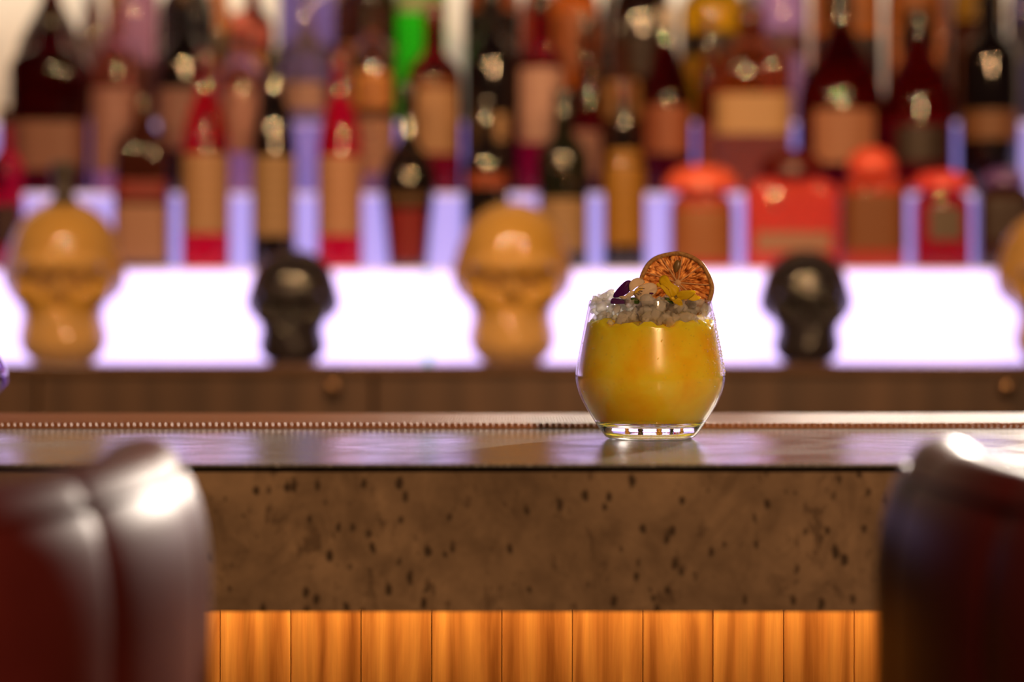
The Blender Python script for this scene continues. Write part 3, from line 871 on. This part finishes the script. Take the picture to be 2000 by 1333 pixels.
# ------------------------------------------------------------------ dried citrus slice
SD = 1.535; SR = 74.5 / F * SD
SCX, SCZ = PX(1319, SD), PZ(565, SD)
sl = empty('dried_citrus_slice', (SCX, SD, SCZ)); sl.rotation_euler = (math.radians(-6), math.radians(4), math.radians(-13))
tag(sl, 'dried orange citrus slice standing in the ice of the cocktail', 'citrus slice')
m_rind = mat('dried_rind', (0.36, 0.19, 0.065), 0.6, spec=0.3)
L(m_rind, ramp(m_rind, noise(m_rind, coords(m_rind), 500, 4), [(0.3, (0.22, 0.10, 0.03)), (0.7, (0.50, 0.29, 0.11))]), bsdf(m_rind).inputs['Base Color'])
m_pith = mat('dried_pith', (0.62, 0.40, 0.22), 0.6, sss=0.3, sssr=(.003, .002, .001))
m_pulp = mat('dried_pulp', (0.55, 0.19, 0.03), 0.32, trans=0.25, sss=0.0)
tcp = N(m_pulp, 'ShaderNodeTexCoord'); spx = N(m_pulp, 'ShaderNodeSeparateXYZ'); L(m_pulp, tcp.outputs['Object'], spx.inputs[0])
def mth(op, a, b=None, c=None):
    n = N(m_pulp, 'ShaderNodeMath', operation=op)
    for k, q in enumerate((a, b, c)):
        if q is None: continue
        if isinstance(q, (int, float)): n.inputs[k].default_value = q
        else: L(m_pulp, q, n.inputs[k])
    return n.outputs[0]
dx_ = mth('SUBTRACT', spx.outputs[0], .06 * SR); dz_ = mth('SUBTRACT', spx.outputs[2], .17 * SR)
ang = mth('ARCTAN2', dz_, dx_); rad_ = mth('SQRT', mth('ADD', mth('MULTIPLY', dx_, dx_), mth('MULTIPLY', dz_, dz_)))
cbp = N(m_pulp, 'ShaderNodeCombineXYZ'); L(m_pulp, mth('MULTIPLY', ang, 11.0), cbp.inputs[0]); L(m_pulp, mth('MULTIPLY', rad_, 260.0), cbp.inputs[1])
fib_ = noise(m_pulp, cbp.outputs[0], 1.0, 4, .6, .6)
L(m_pulp, ramp(m_pulp, fib_, [(0.36, (0.09, 0.016, 0.003)), (0.48, (0.50, 0.165, 0.03)), (0.62, (1.0, 0.58, 0.19))]), bsdf(m_pulp).inputs['Base Color'])
bump(m_pulp, fib_, 0.6, 0.001)
trp = N(m_pulp, 'ShaderNodeBsdfTranslucent'); L(m_pulp, bsdf(m_pulp).inputs['Base Color'].links[0].from_socket, trp.inputs['Color'])
mxp = N(m_pulp, 'ShaderNodeMixShader'); mxp.inputs[0].default_value = 0.28
L(m_pulp, bsdf(m_pulp).outputs[0], mxp.inputs[1]); L(m_pulp, trp.outputs[0], mxp.inputs[2]); L(m_pulp, mxp.outputs[0], m_pulp.node_tree.nodes['Material Output'].inputs['Surface'])
m_seed = mat('citrus_seed', (0.16, 0.095, 0.03), 0.35)


def wobr(a): return 1 + .014 * math.sin(3 * a + 1) + .010 * math.sin(5 * a + 2.2) + .006 * math.sin(9 * a)


TH2 = .0021
vv, ff = [], []
sec = [(1.0, -.7), (1.0, .7), (.97, 1.0), (.90, .85), (.885, 0), (.90, -.85), (.97, -1.0)]
NA = 120
for i in range(NA):
    a = 2 * math.pi * i / NA
    for rr, y in sec:
        r = SR * rr * wobr(a); vv.append((r * math.cos(a), y * TH2 + .0006 * math.sin(4 * a), r * math.sin(a)))
for i in range(NA):
    for k in range(7):
        a, b = i * 7 + k, i * 7 + (k + 1) % 7; c, d = ((i + 1) % NA) * 7 + (k + 1) % 7, ((i + 1) % NA) * 7 + k
        ff.append((a, b, c, d))
obj('rind', vv, ff, m_rind, sl, True)
NS = 10; CZO = (.06 * SR, .17 * SR)      # core is a little off centre
rng = random.Random(8)
for s in range(NS):
    a0 = 2 * math.pi * s / NS + .18; a1 = a0 + 2 * math.pi / NS
    nu, nr = 26, 14
    vv, ff = [], []
    ridge = [rng.uniform(-1, 1) for _ in range(nu + 1)]
    for side in (-1, 1):
        for i in range(nu + 1):
            u = i / nu; a = a0 + (a1 - a0) * u
            R_ = SR * .905 * wobr(a)
            for j in range(nr + 1):
                t = .10 + .90 * j / nr
                # line from core to rim, pulled in from the membranes
                ex, ez = R_ * math.cos(a), R_ * math.sin(a)
                am = (a0 + a1) / 2
                x = CZO[0] + (ex - CZO[0]) * t; z = CZO[1] + (ez - CZO[1]) * t
                dep = .00135 * (1 - (2 * u - 1) ** 4) * (1 - max(0, t - .93) / .07 * .5)
                fib = mnoise.noise(Vector((u * 11 + s * 7.3, t * 1.8, side * 3.1))) * .0011 + ridge[i] * .00035
                y = side * max(.0002, dep * .9 + fib * min(1, t * 2))
                vv.append((x, y, z))
    n1 = (nu + 1) * (nr + 1)
    for side in range(2):
        for i in range(nu):
            for j in range(nr):
                q = side * n1 + i * (nr + 1) + j
                ff.append((q, q + 1, q + nr + 2, q + nr + 1))
    for i in range(nu):
        for j in (0, nr):
            q = i * (nr + 1) + j; ff.append((q, q + nr + 1, q + nr + 1 + n1, q + n1))
    for j in range(nr):
        for i in (0, nu):
            q = i * (nr + 1) + j; ff.append((q, q + 1, q + 1 + n1, q + n1))
    o = obj('segment', vv, ff, m_pulp, sl); auto_smooth(o, 55)
    # membrane wall along a0
    ex, ez = SR * .90 * wobr(a0) * math.cos(a0), SR * .90 * wobr(a0) * math.sin(a0)
    c = Vector((CZO[0], 0, CZO[1])); e = Vector((ex, 0, ez)); dv = (e - c).normalized(); nn = Vector((-dv.z, 0, dv.x))
    vv, ff = [], []
    for j in range(9):
        t = j / 8; p = c + (e - c) * t; wd = .00045 * (1.3 - .6 * t) * (1 + .3 * rng.uniform(-1, 1)); hy = .0015 + .0003 * rng.uniform(-1, 1)
        for sx, sy in ((-1, -1), (1, -1), (1, 1), (-1, 1)):
            q = p + nn * (wd * sx * (.5 if sy else 1)); vv.append((q.x, hy * sy, q.z))
    for j in range(8):
        for k in range(4):
            a, b = j * 4 + k, j * 4 + (k + 1) % 4; ff.append((a, b, b + 4, a + 4))
    obj('membrane', vv, ff, m_pith, sl, True)
vv, ff = lathe_mesh([(.0014, -.0019), (.0020, -.0014), (.0022, 0), (.0020, .0014), (.0014, .0019)], 14)
o = obj('core', [(x + CZO[0], z, y + CZO[1]) for x, y, z in vv], ff, m_pith, sl, True)
bm = bmesh.new(); bmesh.ops.create_icosphere(bm, subdivisions=3, radius=1)
for v_ in bm.verts:
    c = v_.co.copy(); k = 1 - .45 * max(0, -c.z)
    v_.co = Vector((c.x * .0024 * k, c.y * .0013, c.z * .0042))
me = bpy.data.meshes.new('seed'); bm.to_mesh(me); bm.free(); me.materials.append(m_seed)
for p in me.polygons: p.use_smooth = True
sd_ = bpy.data.objects.new('seed', me); col.objects.link(sd_); sd_.parent = sl; sd_.location = (PX(1319, SD) - SCX, -.0016, PZ(522, SD) - SCZ + .0004); sd_.rotation_euler = (0, .12, 0)


# ------------------------------------------------------------------ edible flowers
def zuv(u, v_, d):
    px, py = 1140 + u / 7.407, 480 + v_ / 7.407
    return PX(px, d), PZ(py, d)


def petal(poly, d, bulge, tilt, m, parent, name='petal', hub=None):
    """petal outline traced in the close-up, domed, tilted and given thickness"""
    pts = [Vector((*zuv(u, v_, d), 0)) for u, v_ in poly]
    # resample smoothly (Catmull-Rom)
    n = len(pts); sm = []
    for i in range(n):
        p0, p1, p2, p3 = pts[i - 1], pts[i], pts[(i + 1) % n], pts[(i + 2) % n]
        for k in range(4):
            t = k / 4
            sm.append(.5 * ((2 * p1) + (p2 - p0) * t + (2 * p0 - 5 * p1 + 4 * p2 - p3) * t * t + (3 * p1 - p0 - 3 * p2 + p3) * t ** 3))
    c = sum(sm, Vector()) / len(sm)
    ext = max((p - c).length for p in sm)
    ox, od, oz = parent.location
    rings = 5; vv, ff = [], []
    for j in range(rings):
        f_ = 1 - j / rings
        for i, p in enumerate(sm):
            q = c + (p - c) * f_
            rel = (q - c)
            rad = rel.length / ext
            y = d - bulge * (1 - rad * rad) + tilt[0] * rel.x + tilt[1] * rel.y + .0005 * math.sin(9 * math.atan2(rel.y, rel.x)) * rad * rad
            vv.append((q.x - ox, y - od, q.y - oz))
    vv.append((c.x - ox, d - bulge - od, c.y - oz))
    M_ = len(sm)
    for j in range(rings - 1):
        for i in range(M_):
            a, b = j * M_ + i, j * M_ + (i + 1) % M_; ff.append((a, b, b + M_, a + M_))
    for i in range(M_): ff.append(((rings - 1) * M_ + i, (rings - 1) * M_ + (i + 1) % M_, len(vv) - 1))
    o = obj(name, vv, ff, m, parent, True)
    s = o.modifiers.new('thickness', 'SOLIDIFY'); s.thickness = .0004; s.offset = 0
    return o


def petm(name, base, vein=None):
    m = mat(name, base, 0.5, spec=0.3)
    p = bsdf(m); out = m.node_tree.nodes['Material Output']
    tr = N(m, 'ShaderNodeBsdfTranslucent'); tr.inputs['Color'].default_value = (*base, 1)
    mx = N(m, 'ShaderNodeMixShader'); mx.inputs[0].default_value = 0.45
    L(m, p.outputs[0], mx.inputs[1]); L(m, tr.outputs[0], mx.inputs[2]); L(m, mx.outputs[0], out.inputs['Surface'])
    return m


m_vio = petm('violet_petal', (0.10, 0.008, 0.16)); m_whi = petm('ivory_petal', (0.86, 0.74, 0.58)); m_yel = petm('yellow_petal', (0.86, 0.66, 0.02))
m_grn = petm('green_sepal', (0.06, 0.13, 0.02)); m_yc = mat('flower_eye_yellow', (0.9, 0.62, 0.04), 0.5); m_dk = mat('dark_violet_vein', (0.03, 0.006, 0.03), 0.5)
FD = 1.503
x_, z_ = zuv(740, 680, FD)
f1 = empty('viola_flower', (x_, FD, z_)); tag(f1, 'white and purple viola flower lying on the crushed ice', 'flower', 'edible violas on the cocktail')
petal([(440, 755), (438, 700), (500, 615), (580, 535), (640, 503), (690, 520), (672, 580), (662, 660), (600, 712), (530, 742)], FD + .004, .002, (-.3, .2), m_vio, f1)
petal([(395, 790), (430, 762), (520, 775), (600, 785), (668, 768), (650, 832), (560, 842), (402, 842)], FD + .002, .0015, (.1, .5), m_vio, f1)
petal([(663, 660), (655, 570), (700, 500), (780, 468), (850, 488), (885, 535), (810, 580), (745, 615), (690, 660)], FD + .002, .002, (.2, .3), m_whi, f1)
petal([(725, 690), (760, 620), (860, 560), (960, 538), (1040, 568), (1062, 640), (1035, 690), (980, 745), (880, 792), (815, 805), (755, 760)], FD - .001, .0025, (-.1, -.2), m_whi, f1)
petal([(510, 742), (560, 772), (640, 762), (735, 712), (770, 690), (720, 655), (655, 678), (600, 722), (550, 748)], FD, .001, (.2, -.3), m_whi, f1)
petal([(680, 762), (722, 748), (770, 775), (805, 800), (792, 842), (722, 836), (690, 806)], FD - .0015, .001, (0, -.2), m_grn, f1, 'sepal')


def streak(pts, w_, d, m, parent, name):
    P3 = []
    for u, v_ in pts:
        x, z = zuv(u, v_, d); P3.append((x - parent.location[0], d - parent.location[1], z - parent.location[2]))
    vv, ff = tube_mesh(P3, w_, 6); return obj(name, vv, ff, m, parent, True)


for pts in ([(735, 690), (790, 640), (850, 608)], [(740, 700), (790, 655), (870, 620)], [(738, 680), (775, 630), (820, 600)]):
    streak(pts, .00022, FD - .0036, m_yc, f1, 'vein')
for pts in ([(765, 690), (800, 720)], [(785, 672), (840, 700)], [(800, 655), (850, 660)], [(800, 622), (880, 622)]):
    streak(pts, .00018, FD - .0038, m_dk, f1, 'vein')
petal([(950, 690), (975, 680), (1010, 690), (985, 704)], FD - .0042, .0001, (0, 0), m_vio, f1, 'petal_spot')
FD2 = 1.500
x_, z_ = zuv(1300, 760, FD2)
f2 = empty('viola_flower', (x_, FD2, z_)); tag(f2, 'yellow viola flower leaning against the dried citrus slice', 'flower', 'edible violas on the cocktail')
petal([(1092, 530), (1115, 455), (1175, 430), (1225, 462), (1265, 540), (1360, 598), (1375, 650), (1335, 725), (1265, 742), (1230, 640), (1150, 575)], FD2 + .003, .002, (-.2, .3), m_yel, f2)
petal([(1098, 585), (1135, 568), (1215, 635), (1252, 690), (1262, 755), (1205, 715), (1145, 640)], FD2 + .0005, .0012, (.3, 0), m_yel, f2)
petal([(1330, 720), (1400, 660), (1500, 648), (1605, 652), (1612, 685), (1530, 762), (1440, 782), (1370, 790)], FD2 + .001, .002, (.1, -.5), m_yel, f2)
petal([(1500, 760), (1590, 700), (1650, 730), (1695, 752), (1640, 792), (1560, 800)], FD2 + .003, .001, (.2, .3), m_yel, f2)
petal([(1240, 760), (1300, 742), (1380, 765), (1425, 815), (1428, 893), (1340, 852), (1280, 800)], FD2 - .001, .0012, (0, -.4), m_yel, f2)
petal([(1050, 560), (1075, 545), (1115, 548), (1120, 575), (1085, 598)], FD2 + .005, .0005, (0, 0), m_yel, f2)
petal([(1175, 762), (1215, 752), (1255, 770), (1300, 835), (1260, 838), (1210, 806)], FD2 + .0005, .0006, (0, 0), m_grn, f2, 'sepal')
for pts in ([(1310, 750), (1345, 715)], [(1318, 760), (1352, 730)], [(1328, 772), (1360, 748)]):
    streak(pts, .0002, FD2 - .0032, m_dk, f2, 'vein')
petal([(1262, 756), (1290, 748), (1312, 762), (1296, 780), (1270, 776)], FD2 - .0028, .0008, (0, 0), m_yc, f2, 'flower_eye')
